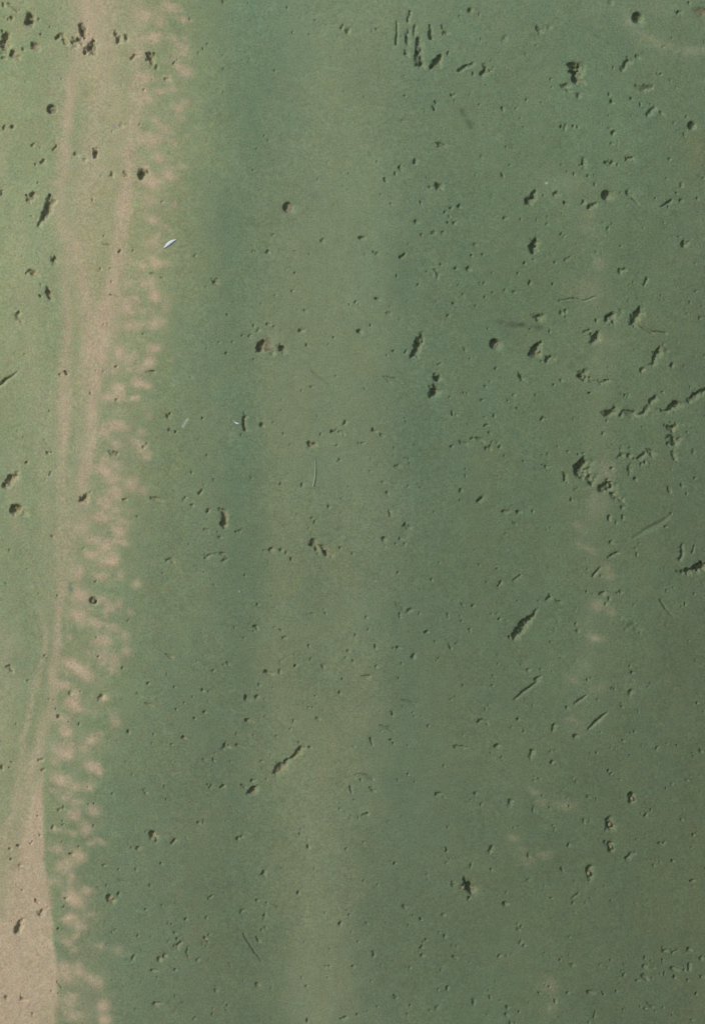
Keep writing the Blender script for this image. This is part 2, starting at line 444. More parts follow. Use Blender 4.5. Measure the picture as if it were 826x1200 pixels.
# ------------------------------------------------------------------ relief
w1u = vnoise(uu, vv, 4.2, 1); w1v = vnoise(uu, vv, 4.2, 2)
w2u = vnoise(uu, vv, 9.0, 3); w2v = vnoise(uu, vv, 9.0, 4)
w0u = vnoise(uu, vv, 2.1, 7); w0v = vnoise(uu, vv, 2.1, 8); prng = np.random.RandomState(77)
fl = vnoise(uu, vv, 3.2, 5); fl2 = vnoise(uu, vv, 7.0, 6)
depth = np.zeros_like(uu); label = np.zeros(uu.shape, dtype=np.int32)
brown = np.zeros_like(uu); pale = np.zeros_like(uu)
for pi, (f, nodes) in enumerate(pits):
    rmax = max(n[2] for n in nodes)
    m = rmax + 4
    i0, i1 = np.searchsorted(U, [min(n[0] for n in nodes) - m, max(n[0] for n in nodes) + m])
    j0, j1 = np.searchsorted(V, [min(n[1] for n in nodes) - m, max(n[1] for n in nodes) + m])
    if i1 <= i0 or j1 <= j0: continue
    sl = (slice(j0, j1), slice(i0, i1))
    x = uu[sl]; y = vv[sl]
    amt = 0.10 if 'o' in f else (0.55 * rmax if f == '.' else (0.55 if 'g' in f else min(0.5 * rmax, 1.75)))
    x = x + amt * (0.6 * w1u[sl] + 0.6 * w2u[sl] + 0.62 * w0u[sl]); y = y + amt * (0.6 * w1v[sl] + 0.6 * w2v[sl] + 0.62 * w0v[sl])
    k = 0.98
    if f == '.': k = 0.7 + 0.65 * prng.rand()
    if 'd' in f: k = 1.2
    if 'o' in f: k = 0.9 if 'd' in f else 0.72
    if 'g' in f: k = 1.3
    if 's' in f: k = 0.32
    a = 0.55
    if 'o' in f: a = 0.36
    if 's' in f: a = 1.0
    if 'g' in f: a = 0.9
    best = np.zeros_like(x)
    if f == '.':
        u0, v0, r0 = nodes[0]; r0 = r0 * 0.95 + 0.12; th = prng.uniform(-0.6, 2.2); q = r0 * prng.uniform(0.0, 0.9)
        nodes = [(u0 - q * math.cos(th), v0 + q * math.sin(th), r0), (u0 + q * math.cos(th), v0 - q * math.sin(th), r0 * prng.uniform(0.5, 1.0))]
    segs = list(zip(nodes[:-1], nodes[1:])) if len(nodes) > 1 else [(nodes[0], nodes[0])]
    if rmax >= 2.2 and not (set('osg') & set(f)) and f != '.':     # crumbs broken out along the rim
        for q in range(int(1 + 0.8 * rmax) if 'b' not in f else 2):
            n0 = nodes[prng.randint(len(nodes))]; th = prng.uniform(0, 6.28); dd = n0[2] * prng.uniform(0.75, 1.15) + prng.uniform(0, 1.6)
            nn = (n0[0] + dd * math.cos(th), n0[1] + dd * math.sin(th), prng.uniform(0.8, 0.9 + 0.28 * n0[2]))
            segs.append((nn, nn))
    chip = np.clip(0.55 + 0.9 * w2v[sl], 0, 1.3)
    for (ax, ay, ar), (bx, by, br) in segs:
        dx, dy = bx - ax, by - ay; L2 = dx * dx + dy * dy
        t = np.clip(((x - ax) * dx + (y - ay) * dy) / L2, 0, 1) if L2 > 1e-6 else np.zeros_like(x)
        r = ar + (br - ar) * t
        d = np.hypot(x - ax - dx * t, y - ay - dy * t)
        val = 1.0 - d / np.maximum(r + 0.25, 0.5)
        h = k * (r + 0.2) ** 0.92 * smooth(0.0, a, val) * (0.82 + 0.18 * np.clip(val, 0, 1))
        best = np.maximum(best, h)
        if rmax > 1.5 and 's' not in f:         # crumbled, ramped far rim
            d2 = np.hypot(x - ax - dx * t - 0.28 * r - 0.5, y - ay - dy * t - 0.10 * r)
            h2 = (0.25 if rmax < 2.6 else 0.52) * k * r * chip * smooth(0.0, 1.0, 1.0 - d2 / (r * 1.18 + 1.2))
            best = np.maximum(best, h2)
    if 'r' in f: best = best * np.clip(0.86 + 0.5 * fl[sl] + 0.25 * fl2[sl] + 0.22 * w0u[sl], 0.40, 1.4)
    elif rmax > 2.9 and 's' not in f: best = best * (0.95 + 0.32 * fl[sl] + 0.12 * w0v[sl])
    # the floor of a hollow tilts: deepest on one side, a ramp on the other
    cur = depth[sl]; win = best > np.maximum(cur, 0.04)
    depth[sl] = np.where(best > cur, best, cur)
    lab = label[sl]; lab[win] = pi + 1
    if 'b' in f: brown[sl] = np.maximum(brown[sl], smooth(0.2, 1.5, best))
    if 'p' in f: pale[sl] = np.maximum(pale[sl], smooth(0.2, 1.0, best))

infr = np.where((uu > -260) & (uu < 1086) & (vv > -260) & (vv < 1460), 1.0, 0.0)
wav = 1.1 * vnoise(uu, vv, 130, 21) + 0.35 * vnoise(uu, vv, 45, 22)
micro = (0.075 * vnoise(uu, vv, 2.4, 23) + 0.06 * vnoise(uu, vv, 5.0, 24) + 0.06 * vnoise(uu, vv, 12, 25)) * infr
# the face bows out very slightly, so it turns away from the light towards the right
xc = (uu - 413) / 1000.0
BOW = 0.12
bow = 1000.0 * BOW * np.log(np.cosh(xc / 0.9)) * 0.9
Y = (depth + micro + wav + bow) / 1000.0     # metres into the wall

# ------------------------------------------------------------------ stain colours of the face
rows = {
 0:    [(-300, 146,156,116), (0, 136,152,112), (60, 141,152,115), (130, 160,160,125), (180, 136,147,109), (240, 120,138,103), (300, 108,131,102), (330, 110,131,102), (380, 118,135,103), (440, 116,133,101), (490, 108,129,99), (560, 105,127,98), (650, 104,126,97), (740, 103,125,96), (826, 102,121,93), (1200, 100,119,91)],
 150:  [(-300, 146,156,116), (0, 140,153,114), (60, 141,152,115), (120, 157,157,121), (180, 133,146,107), (240, 120,137,103), (290, 105,128,99), (325, 111,129,99), (370, 118,134,102), (440, 116,131,99), (480, 106,125,95), (520, 102,123,94), (650, 100,122,93), (740, 99,121,92), (826, 99,117,88), (1200, 98,116,88)],
 300:  [(-300, 147,156,116), (0, 145,155,116), (60, 140,152,114), (110, 153,155,119), (170, 131,145,106), (225, 121,137,103), (285, 102,125,97), (305, 110,128,98), (340, 117,132,101), (400, 118,133,101), (450, 112,129,97), (480, 101,121,92), (560, 98,120,91), (650, 97,118,89), (740, 96,116,87), (826, 96,113,86), (1200, 96,112,85)],
 600:  [(-300, 140,150,112), (0, 129,142,107), (60, 131,143,108), (120, 127,142,106), (200, 113,130,98), (245, 106,124,95), (270, 98,120,93), (292, 101,120,92), (308, 111,125,95), (330, 114,127,96), (365, 108,123,94), (415, 113,126,95), (450, 108,122,93), (475, 97,116,88), (560, 96,115,87), (650, 95,114,86), (740, 93,112,84), (826, 90,106,80), (1200, 90,106,80)],
 800:  [(-300, 146,150,114), (0, 133,143,109), (50, 129,140,106), (100, 118,135,101), (170, 111,128,97), (240, 102,120,92), (285, 99,117,90), (325, 115,126,95), (370, 106,120,91), (420, 114,126,95), (462, 99,115,87), (560, 95,113,86), (650, 93,112,84), (740, 92,110,83), (826, 89,104,79), (1200, 89,104,79)],
 900:  [(-300, 150,150,116), (0, 137,145,111), (50, 128,140,105), (90, 114,133,99), (150, 110,127,96), (220, 105,121,93), (285, 100,117,90), (330, 113,125,94), (375, 117,128,97), (430, 110,123,93), (470, 99,115,87), (560, 95,112,85), (650, 92,110,83), (826, 88,103,77), (1200, 88,103,77)],
 1050: [(-300, 160,152,124), (0, 150,150,117), (50, 117,135,100), (90, 108,126,95), (150, 105,122,94), (220, 102,117,89), (285, 97,114,87), (330, 108,120,91), (365, 116,127,97), (400, 111,123,94), (440, 98,113,86), (650, 91,108,81), (826, 88,102,76), (1200, 88,102,76)],
 1200: [(-300, 160,153,125), (0, 150,148,117), (80, 114,129,97), (150, 104,121,93), (220, 102,117,90), (285, 97,113,87), (335, 103,117,89), (360, 115,126,97), (400, 117,128,98), (425, 106,119,91), (445, 98,114,87), (500, 94,112,84), (650, 91,108,82), (826, 89,103,78), (1200, 89,103,78)],
}
ys = sorted(rows)
ux = uu + 9 * vnoise(uu, vv * 0.6, 120, 31) + 10 * vnoise(uu, vv * 0.7, 45, 32) + 6 * vnoise(uu, vv, 16, 33) + 5 * vnoise(uu, vv, 6, 34)
base = np.zeros(uu.shape + (3,))
prof = []
for yk in ys:
    a = np.array(rows[yk], float)
    a[:, 1] += np.interp(a[:, 0], [60, 110, 200, 255, 285, 470, 520], [0, 1, 2, 2, 1, 0, 2])      # a warmer, less blue film
    a[:, 3] -= np.interp(a[:, 0], [60, 110, 200, 255, 285, 470, 520], [0, 0, 0, 0, 0, -2, 0])
    c = lin(a[:, 1:])
    xs = np.arange(-320.0, 1220.0, 4.0); ker = np.hanning(9); ker /= ker.sum()
    prof.append([(xs, np.convolve(np.pad(np.interp(xs, a[:, 0], c[:, q]), 4, mode='edge'), ker, 'valid')) for q in range(3)])
vy = np.clip(vv, ys[0], ys[-1])
for k0 in range(len(ys) - 1):
    msk = (vy >= ys[k0]) & (vy <= ys[k0 + 1])
    t = (vy[msk] - ys[k0]) / (ys[k0 + 1] - ys[k0])
    for q in range(3):
        p0 = np.interp(ux[msk], *prof[k0][q]); p1 = np.interp(ux[msk], *prof[k0 + 1][q])
        base[msk, q] = p0 + (p1 - p0) * t
lum = base @ np.array([0.2126, 0.7152, 0.0722])
base = lum[..., None] + 0.95 * (base - lum[..., None])
# uneven growth of the green film
mott = 0.035 * vnoise(uu, vv * 0.7, 60, 41) + 0.03 * vnoise(uu, vv * 0.8, 26, 42) + 0.022 * vnoise(uu, vv, 10, 43) + 0.018 * vnoise(uu, vv, 4.5, 44)
base *= (1 + mott)[..., None]
yel = 0.03 * vnoise(uu, vv * 0.6, 48, 45) + 0.03 * vnoise(uu, vv, 15, 46)
base[..., 0] *= 1 + yel; base[..., 2] *= 1 - 0.6 * yel

bare = np.zeros_like(uu)
bu = uu + 1.5 * vnoise(uu, vv, 22, 51) + 2.2 * vnoise(uu, vv * 0.5, 9, 52)
bv = vv + 2.0 * vnoise(uu, vv, 14, 53) + 1.2 * vnoise(uu, vv, 5, 54)
wob = np.clip(0.88 + 0.22 * vnoise(uu, vv * 0.35, 11, 57) + 0.18 * vnoise(uu, vv * 0.5, 30, 58), 0, 1.1)
def streak(pts):
    global bare
    p = np.array(pts, float)
    x0 = np.interp(vv, p[:, 1], p[:, 0]); w = np.interp(vv, p[:, 1], p[:, 2]); s = np.interp(vv, p[:, 1], p[:, 3])
    ex = np.abs((bu - x0) / w)
    bare = 1 - (1 - bare) * (1 - np.clip(s * np.exp(-ex ** 2.4) * wob, 0, 1))
streak([(101, -400, 17, .8), (101, 0, 16, .95), (100, 40, 14, .95), (92, 62, 9, .85), (85, 90, 8, .8), (79, 130, 8, .8), (74, 170, 8, .75), (72, 200, 9, .6), (68, 240, 10, .45), (74, 300, 7, .35), (79, 360, 7, .45), (76, 420, 7, .6), (74, 480, 7.5, .7), (73, 520, 7, .65), (70, 570, 8, .5), (70, 640, 8, .4), (70, 700, 6, .3), (64, 740, 5, .35), (60, 790, 4, .3), (60, 830, 4, 0)])
streak([(163, -400, 12, .4), (160, 0, 11, .5), (160, 90, 11, .6), (155, 150, 10, .55), (150, 190, 8, .65), (145, 235, 8, .75), (141, 280, 8, .8), (135, 320, 8, .8), (128, 350, 13, .85), (121, 380, 17, .85), (114, 415, 15, .85), (109, 450, 10, .85), (106, 500, 8, .85), (101, 540, 8, .85), (97, 565, 7, .7), (96, 600, 7, .35), (95, 640, 8, 0)])
streak([(60, 230, 8, 0), (72, 265, 9, .4), (84, 285, 9, .6), (93, 310, 9, .6), (100, 350, 9, .6), (103, 400, 8, .5), (96, 430, 7, .4), (93, 480, 6, .25), (90, 540, 6, .2), (86, 600, 9, .35), (82, 650, 8, .3), (75, 690, 5, .45), (69, 730, 5, .5), (65, 780, 5, .5), (60, 820, 6, .5), (52, 850, 7, .5), (42, 880, 8, .55), (33, 910, 8, .5), (26, 950, 8, .45), (16, 990, 9, .5), (6, 1030, 9, .6), (-8, 1070, 9, .6), (-30, 1200, 9, .5)])
streak([(40, 700, 4, 0), (54, 740, 4, .35), (46, 780, 4, .4), (34, 830, 4, .35), (24, 880, 5, .4), (19, 930, 5, .5), (8, 970, 5, .4), (-8, 1020, 5, .3)])
streak([(120, -200, 14, .2), (125, 0, 16, .3), (122, 60, 16, .4), (118, 110, 14, .35), (110, 150, 12, .25), (100, 220, 14, .35), (92, 250, 12, .2), (88, 280, 8, 0)])
streak([(-120, -300, 16, .5), (-90, 200, 12, .6), (-105, 600, 14, .5), (-95, 900, 20, .6), (-120, 1300, 22, .6)])
streak([(-210, -300, 8, .4), (-220, 300, 16, .5), (-200, 900, 9, .5), (-230, 1500, 12, .5)])
streak([(690, 180, 22, 0), (690, 240, 22, .03), (700, 340, 24, .05), (704, 430, 20, .03), (704, 560, 20, .06), (692, 640, 22, .06), (700, 700, 22, .065), (690, 780, 24, .05), (680, 850, 24, .03), (665, 930, 26, 0)])
# the bare patch at lower left: a crisp right-hand edge
er = np.interp(vv, [860, 890, 950, 1020, 1060, 1120, 1150, 1180, 1210, 1500], [52, 50, 51, 53, 57, 63, 68, 66, 62, 60]) + 1.2 * vnoise(uu, vv, 16, 55)
el = np.interp(vv, [860, 890, 930, 980, 1030, 1080, 1110, 1500], [50, 42, 36, 24, 12, 2, -40, -60])
patch = smooth(4.0, -3.5, bu - er) * smooth(-7, 9, bu - el) * smooth(868, 945, vv) * 0.88
patch *= 1 - 0.35 * smooth(1165, 1215, vv + 12 * vnoise(uu, vv, 20, 56)) * smooth(20, 50, uu)
bare = 1 - (1 - bare) * (1 - patch)
BLOBS = """
169 17 9 7 .8 200 7 10 4 .8 189 10 6 3 .4 213 22 8 4 .7 179 43 7 5.5 1 188 26 6 3 .3 167 43 4 3 .4 214 54 9 4 .5 214 62 8 5 .6
217 83 8 6 .8 205 71 6 4 .4 170 89 10 6 .7 194 91 6 3 .5 188 106 8 4 .6 174 115 8 4 .9 168 107 5 5 .5 209 125 8 5 .8 217 119 5 3 .4
213 138 5 4 .4 179 139 5 3 .5 192 152 9 5 .6 180 163 9 5 1 170 166 9 6 .7 188 184 10 6 .7 201 166 5 4 .4 213 195 5 3 .4 170 195 6 6 .6
197 197 8 4 .6 178 213 10 9 .9 198 205 7 5 .9 188 213 5 3 .5 172 235 6 6 .4 203 239 5 4 .4 180 259 7 5 .8 171 252 5 5 .4 195 267 5 3 .5
186 277 5 4 .6 183 287 9 7 .5 184 310 7 5 .8 180 304 5 4 .5 196 310 5 4 .3 164 311 6 4 .9 150 331 6 4 .6 167 330 6 4 .9 182 346 8 7 1
195 358 6 8 .4 147 357 8 8 .9 158 349 6 4 .7 166 363 5 4 .6 155 379 10 5 .8 183 378 11 7 .7 180 407 7 5 1 174 424 7 7 1 140 411 7 7 .8
158 415 4 3 .6 161 447 8 6 1 172 451 6 4 .8 136 454 7 6 1 158 466 5 3 .8 143 467 7 4 .7 128 465 9 4 .8 134 432 8 5 .6 138 498 9 6 1
122 505 9 6 1 165 505 5 4 .6 136 519 8 4 .8 164 523 8 6 .7 172 533 6 5 .5 120 551 10 7 1 133 545 6 4 .6 130 562 7 5 .7 154 568 7 8 .8
135 578 7 7 1 121 589 9 8 .8 167 575 6 5 .4 120 606 13 6 1 96 617 9 8 .8 145 611 7 5 .7 139 622 8 5 .8 107 632 9 5 .7 122 640 8 6 1
143 635 9 4 .7 107 649 9 5 .9 128 657 10 7 1 90 671 7 7 .8 119 677 7 4 .6 140 674 5 4 .6 158 684 5 4 .8 95 698 10 8 1 88 690 5 5 .5
122 703 8 5 .6 139 706 4 4 .5 130 714 6 5 .8 92 722 10 8 1 112 731 7 5 .9 131 736 6 5 .5 119 750 9 6 .8 145 746 6 6 .5 81 748 4 3 .6
148 763 6 7 .5 120 768 10 6 .6 133 775 8 7 .5 82 778 8 6 1 92 785 9 6 1 102 793 8 6 1 132 787 5 3 .6 73 803 8 5 .7 86 815 6 5 .7
84 827 8 7 1 92 831 5 4 .6 123 817 5 4 .8 66 842 7 6 .8 76 858 7 6 1 106 868 8 5 1 117 861 5 4 .5 73 880 13 8 1 108 900 8 6 1
115 906 5 4 .8 72 915 11 7 1 65 892 6 5 .5 90 923 6 5 .6 103 924 6 5 .6 74 935 8 6 .5 62 927 5 3 .5 87 942 6 3 .4 109 951 6 6 .7
88 958 7 6 .8 100 973 6 6 .7 66 974 8 4 .7 85 977 5 3 .5 117 988 6 3 .5 65 997 8 5 .6 132 840 6 8 .3 137 848 6 5 .4 105 835 8 3 .3
91 1005 8 8 .9 73 1017 9 8 .7 84 1028 5 5 .5 65 1035 6 5 .5 102 1045 6 4 .7 87 1055 11 8 1 79 1048 8 6 .5 106 1074 5 4 .3 82 1078 9 6 .8
72 1080 6 4 .4 94 1088 6 5 .8 87 1098 6 4 .5 75 1103 6 5 .5 118 1110 5 5 .4 137 1116 6 6 .3 74 1140 10 11 .9 93 1141 7 6 .8 112 1153 8 6 .7
120 1180 8 8 .8 122 1197 7 6 .8 78 1175 9 9 .6 85 1192 10 6 .6 100 1215 9 7 .8 124 1222 8 6 .7 95 1245 9 6 .8 120 1258 9 6 .7
190 -14 9 6 .7 213 -22 8 5 .6 178 -30 9 6 .8 205 -48 9 6 .7 182 -62 8 6 .8
693 10 15 12 .2 668 215 18 10 .22 690 250 10 8 .22 690 268 12 6 .22 704 308 8 6 .45 690 340 20 12 .32 716 400 14 7 .28 704 430 10 20 .2
665 440 12 8 .18 711 550 8 10 .6 700 590 12 15 .35 680 618 9 6 .35 679 638 5 3 .5 693 644 7 3 .8 712 667 6 4 .5 717 676 7 4 .55
699 710 7 5 .8 714 718 5 6 .4 698 749 8 4.5 .95 673 797 8 4 .5 686 780 8 8 .2 703 806 8 5 .35 669 845 8 3 .35 675 850 10 10 .2
626 928 7 4 .6 634 940 6 4 .45 664 945 10 6 .6 601 983 6 4 .7 612 995 5 3 .4 639 1003 8 4 .6 617 1008 9 6 .4 644 1156 8 8 .6 645 1180 6 8 .45
"""
# a thin, patchy bareness all through the spotted band and the pale strip at the left
bc = np.interp(vv, [0, 100, 200, 300, 400, 500, 600, 700, 800, 900, 1000, 1100, 1200], [188, 190, 186, 172, 158, 146, 128, 118, 104, 90, 84, 86, 98])
haze_ = 0.13 * np.exp(-((uu - bc) / 34.0) ** 2) * np.clip(0.7 + 0.9 * vnoise(uu, vv * 1.3, 17, 65) + 0.4 * vnoise(uu, vv, 7, 66), 0, 1.6)
leftz = 0.17 * smooth(20, -30, uu - bc + 40) * np.clip(0.35 + 0.9 * vnoise(uu * 1.4, vv * 0.25, 24, 67) + 0.35 * vnoise(uu, vv * 0.5, 9, 68), 0, 1.4)
bare = 1 - (1 - bare) * (1 - np.clip(haze_, 0, .6)) * (1 - np.clip(leftz, 0, .5))
bl = [float(t) for t in BLOBS.split()]
kb = np.random.RandomState(5)
for i in range(150):                        # lesser spots scattered through the same band
    cv = kb.uniform(-60, 1260)
    cu = np.interp(cv, [0, 100, 200, 300, 400, 500, 600, 700, 800, 900, 1000, 1100, 1200], [188, 190, 186, 172, 158, 146, 128, 118, 104, 90, 84, 86, 98]) + kb.normal(0, 17)
    bl += [cu, cv, kb.uniform(2.5, 6.5), kb.uniform(2.2, 4.5), kb.uniform(0.1, 0.55)]
for i in range(0, len(bl), 5):
    cu, cv, ru, rv, s = bl[i:i + 5]
    i0, i1 = np.searchsorted(U, [cu - 3 * ru - 6, cu + 3 * ru + 6]); j0, j1 = np.searchsorted(V, [cv - 3 * rv - 6, cv + 3 * rv + 6])
    sl = (slice(j0, j1), slice(i0, i1))
    th = kb.uniform(-0.1, 0.5); c, sn = math.cos(th), math.sin(th)
    du = bu[sl] - cu; dv = bv[sl] - cv
    q = np.sqrt(((du * c + dv * sn) / (ru * 1.12)) ** 2 + ((-du * sn + dv * c) / (rv * 1.14)) ** 2)
    strength = min(1.0, (0.08 + s * 0.9) * (0.82 + 0.3 * kb.rand())) if cu < 400 else s * 0.33
    bare[sl] = 1 - (1 - bare[sl]) * (1 - strength * np.exp(-(q ** 2.2)))
bare = np.clip(bare * (1 + 0.10 * vnoise(uu, vv, 7, 61) + 0.08 * vnoise(uu, vv, 3, 62)), 0, 1)
tan_c = lin((180, 162, 138)); bare_c = tan_c[None, None, :] * np.stack([np.ones_like(uu), 1 + 0.06 * smooth(400, 600, uu), np.ones_like(uu)], -1) * (1 + 0.05 * vnoise(uu, vv, 18, 63) + 0.03 * vnoise(uu, vv, 5, 64))[..., None]
stain = base + (bare_c - base) * (bare * 0.97)[..., None]

def mark(points, w, colour, s, soft=1.0):
    """a rubbed or sprayed mark along a line"""
    d = np.full(uu.shape, 1e9)
    for (ax, ay), (bx, by) in zip(points[:-1], points[1:]):
        dx, dy = bx - ax, by - ay
        t = np.clip(((uu - ax) * dx + (vv - ay) * dy) / (dx * dx + dy * dy), 0, 1)
        d = np.minimum(d, np.hypot(uu - ax - dx * t, vv - ay - dy * t))
    m = s * np.exp(-(d / w) ** 2 * soft) * (0.75 + 0.45 * vnoise(uu, vv, 6, 71))
    m = np.clip(m, 0, 1)[..., None]
    stain[:] = stain + (lin(colour) - stain) * m
pale_g = (140, 145, 118)
mark([(735, 22), (748, 36), (765, 47), (782, 53), (805, 57), (840, 56)], 6.0, pale_g, .5)
mark([(715, 2), (735, 12), (760, 5), (790, 2)], 12, pale_g, .2)
mark([(585, 377), (600, 380), (613, 380)], 3.2, (50, 60, 46), .62)
mark([(618, 382), (634, 383)], 3.0, (52, 62, 46), .55)
mark([(541, 129), (545, 136), (551, 148)], 3.0, (58, 70, 54), .5)
mark([(220, 491), (214, 500)], 1.3, (168, 178, 168), .9)
mark([(816, 160), (822, 190)], 14, (118, 120, 84), .4)
mark([(133, 146), (134, 148)], 2.0, (120, 122, 138), .8)
mark([(78, 17), (79, 18)], 2.0, (120, 130, 125), .6)
mark([(81, 684), (83, 693)], 2.2, (92, 112, 100), .7)
mark([(300, 118), (290, 140)], 3, (92, 120, 92), .35)
mark([(9, 265), (11, 266)], 2, (120, 120, 112), .6)
mark([(393, 703), (396, 704)], 2, (112, 92, 72), .6)
mark([(343, 634), (344, 634)], 2.4, (95, 112, 108), .6)
mark([(640, 214), (640.8, 214)], 1.0, (205, 212, 200), .9)
mark([(650, 210), (650.8, 211)], 0.9, (190, 198, 186), .8)
mark([(440, 681), (440.8, 681)], 0.9, (165, 175, 150), .8)
mark([(280, 693), (280.8, 693)], 0.9, (165, 178, 150), .8)
mark([(643, 212), (672, 216)], 9, (120, 136, 108), .3)
mark([(460, 135), (458, 215)], 10, (100, 124, 96), .2)
mark([(327, 899), (345, 902)], 6, (132, 140, 112), .3)

# inside the hollows the film is thinner and the bare body of the wall shows
inner = smooth(0.7, 2.8, depth)
body_l = lin((146, 136, 108)); body_r = lin((110, 118, 92))
mixr = smooth(180, 420, uu)[..., None]
body = body_l * (1 - mixr) + body_r * mixr
body = body + (lin((126, 121, 97)) - body) * (np.clip(brown, 0, 1))[..., None]
stain = stain + (body - stain) * (inner * 0.75)[..., None]
stain = stain + (lin((116, 114, 92)) - stain) * (np.clip(pale, 0, 1) * 0.85)[..., None]
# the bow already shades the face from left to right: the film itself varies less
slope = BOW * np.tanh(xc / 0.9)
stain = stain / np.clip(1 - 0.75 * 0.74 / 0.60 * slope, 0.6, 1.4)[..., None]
stain = np.clip(stain * ALBEDO, 0.004, 0.85)

# ------------------------------------------------------------------ materials
def nodes_of(name):
    m = bpy.data.materials.new(name); m.use_nodes = True
    nt = m.node_tree
    return m, nt, nt.nodes['Principled BSDF']

m_wall, nt, bsdf = nodes_of('stained_wall')
geo = nt.nodes.new('ShaderNodeNewGeometry')
att = nt.nodes.new('ShaderNodeAttribute'); att.attribute_name = 'stain'
def noise(scale, detail, rough=0.6):
    n = nt.nodes.new('ShaderNodeTexNoise'); n.inputs['Scale'].default_value = scale
    n.inputs['Detail'].default_value = detail; n.inputs['Roughness'].default_value = rough
    nt.links.new(geo.outputs['Position'], n.inputs['Vector']); return n
def ramp(src, lo, hi, a, b):
    r = nt.nodes.new('ShaderNodeMapRange'); r.inputs['From Min'].default_value = lo; r.inputs['From Max'].default_value = hi
    r.inputs['To Min'].default_value = a; r.inputs['To Max'].default_value = b
    nt.links.new(src, r.inputs['Value']); return r
def mul(a, b):
    n = nt.nodes.new('ShaderNodeMath'); n.operation = 'MULTIPLY'
    nt.links.new(a, n.inputs[0]); nt.links.new(b, n.inputs[1]); return n
g1 = ramp(noise(520, 2, 0.6).outputs['Fac'], 0.25, 0.75, 0.73, 1.27)       # sand-fine grain
g2 = ramp(noise(90, 3, 0.6).outputs['Fac'], 0.25, 0.75, 0.93, 1.07)
g3 = ramp(noise(900, 1, 0.5).outputs['Fac'], 0.66, 0.76, 1.0, 0.72)        # dark specks
gg = mul(mul(g1.outputs[0], g2.outputs[0]).outputs[0], g3.outputs[0])
vm = nt.nodes.new('ShaderNodeVectorMath'); vm.operation = 'SCALE'
nt.links.new(att.outputs['Color'], vm.inputs[0]); nt.links.new(gg.outputs[0], vm.inputs['Scale'])
tint = nt.nodes.new('ShaderNodeVectorMath'); tint.operation = 'MULTIPLY'
tadd = nt.nodes.new('ShaderNodeVectorMath'); tadd.operation = 'MULTIPLY_ADD'
tadd.inputs[1].default_value = (0.30, 0.16, 0.30); tadd.inputs[2].default_value = (0.85, 0.92, 0.85)
nt.links.new(noise(170, 2, 0.6).outputs['Color'], tadd.inputs[0])
nt.links.new(vm.outputs[0], tint.inputs[0]); nt.links.new(tadd.outputs[0], tint.inputs[1])
nt.links.new(tint.outputs[0], bsdf.inputs['Base Color'])
bsdf.inputs['Roughness'].default_value = 0.85
bsdf.inputs['Specular IOR Level'].default_value = 0.25
bump = nt.nodes.new('ShaderNodeBump'); bump.inputs['Strength'].default_value = 0.35; bump.inputs['Distance'].default_value = 0.0004
nt.links.new(noise(350, 4, 0.65).outputs['Fac'], bump.inputs['Height'])
nt.links.new(bump.outputs[0], bsdf.inputs['Normal'])

def plain(name, c, rough, scale=300, amt=0.12):
    m, t, b = nodes_of(name)
    g = t.nodes.new('ShaderNodeNewGeometry'); n = t.nodes.new('ShaderNodeTexNoise'); n.inputs['Scale'].default_value = scale
    n.inputs['Detail'].default_value = 4
    t.links.new(g.outputs['Position'], n.inputs['Vector'])
    r = t.nodes.new('ShaderNodeMapRange'); r.inputs['To Min'].default_value = 1 - amt; r.inputs['To Max'].default_value = 1 + amt
    t.links.new(n.outputs['Fac'], r.inputs['Value'])
    v = t.nodes.new('ShaderNodeVectorMath'); v.operation = 'SCALE'; v.inputs[0].default_value = tuple(c)
    t.links.new(r.outputs[0], v.inputs['Scale']); t.links.new(v.outputs[0], b.inputs['Base Color'])
    b.inputs['Roughness'].default_value = rough; b.inputs['Specular IOR Level'].default_value = 0.3
    return m
m_white = plain('white_flake', (0.62, 0.67, 0.74), 0.6)
m_fibre = plain('white_fibre', (0.36, 0.42, 0.35), 0.7)
m_grain = plain('tan_grain', lin((116, 112, 86)), 0.8, 900, 0.2)
m_ground = plain('grey_paving', (0.20, 0.19, 0.17), 0.9, 8, 0.25)

# ------------------------------------------------------------------ ground
gm = bpy.data.meshes.new('ground')
gm.from_pydata([(-400, -400, 0), (400, -400, 0), (400, 400, 0), (-400, 400, 0)], [], [(0, 1, 2, 3)])
gm.materials.append(m_ground)
ground = bpy.data.objects.new('ground', gm); col.objects.link(ground); ground['kind'] = 'structure'

# ------------------------------------------------------------------ meshes
X = (uu - 413.0) / 1000.0; Z = ZC + (600.0 - vv) / 1000.0
P = np.stack([X, Y, Z], -1).reshape(-1, 3)
C = np.concatenate([stain, np.ones(uu.shape + (1,))], -1).reshape(-1, 4)
idx = np.arange(nu * nv).reshape(nv, nu)
quads = np.stack([idx[:-1, :-1], idx[1:, :-1], idx[1:, 1:], idx[:-1, 1:]], -1).reshape(-1, 4)
lf = label.reshape(-1)
flab = lf[quads].max(1)

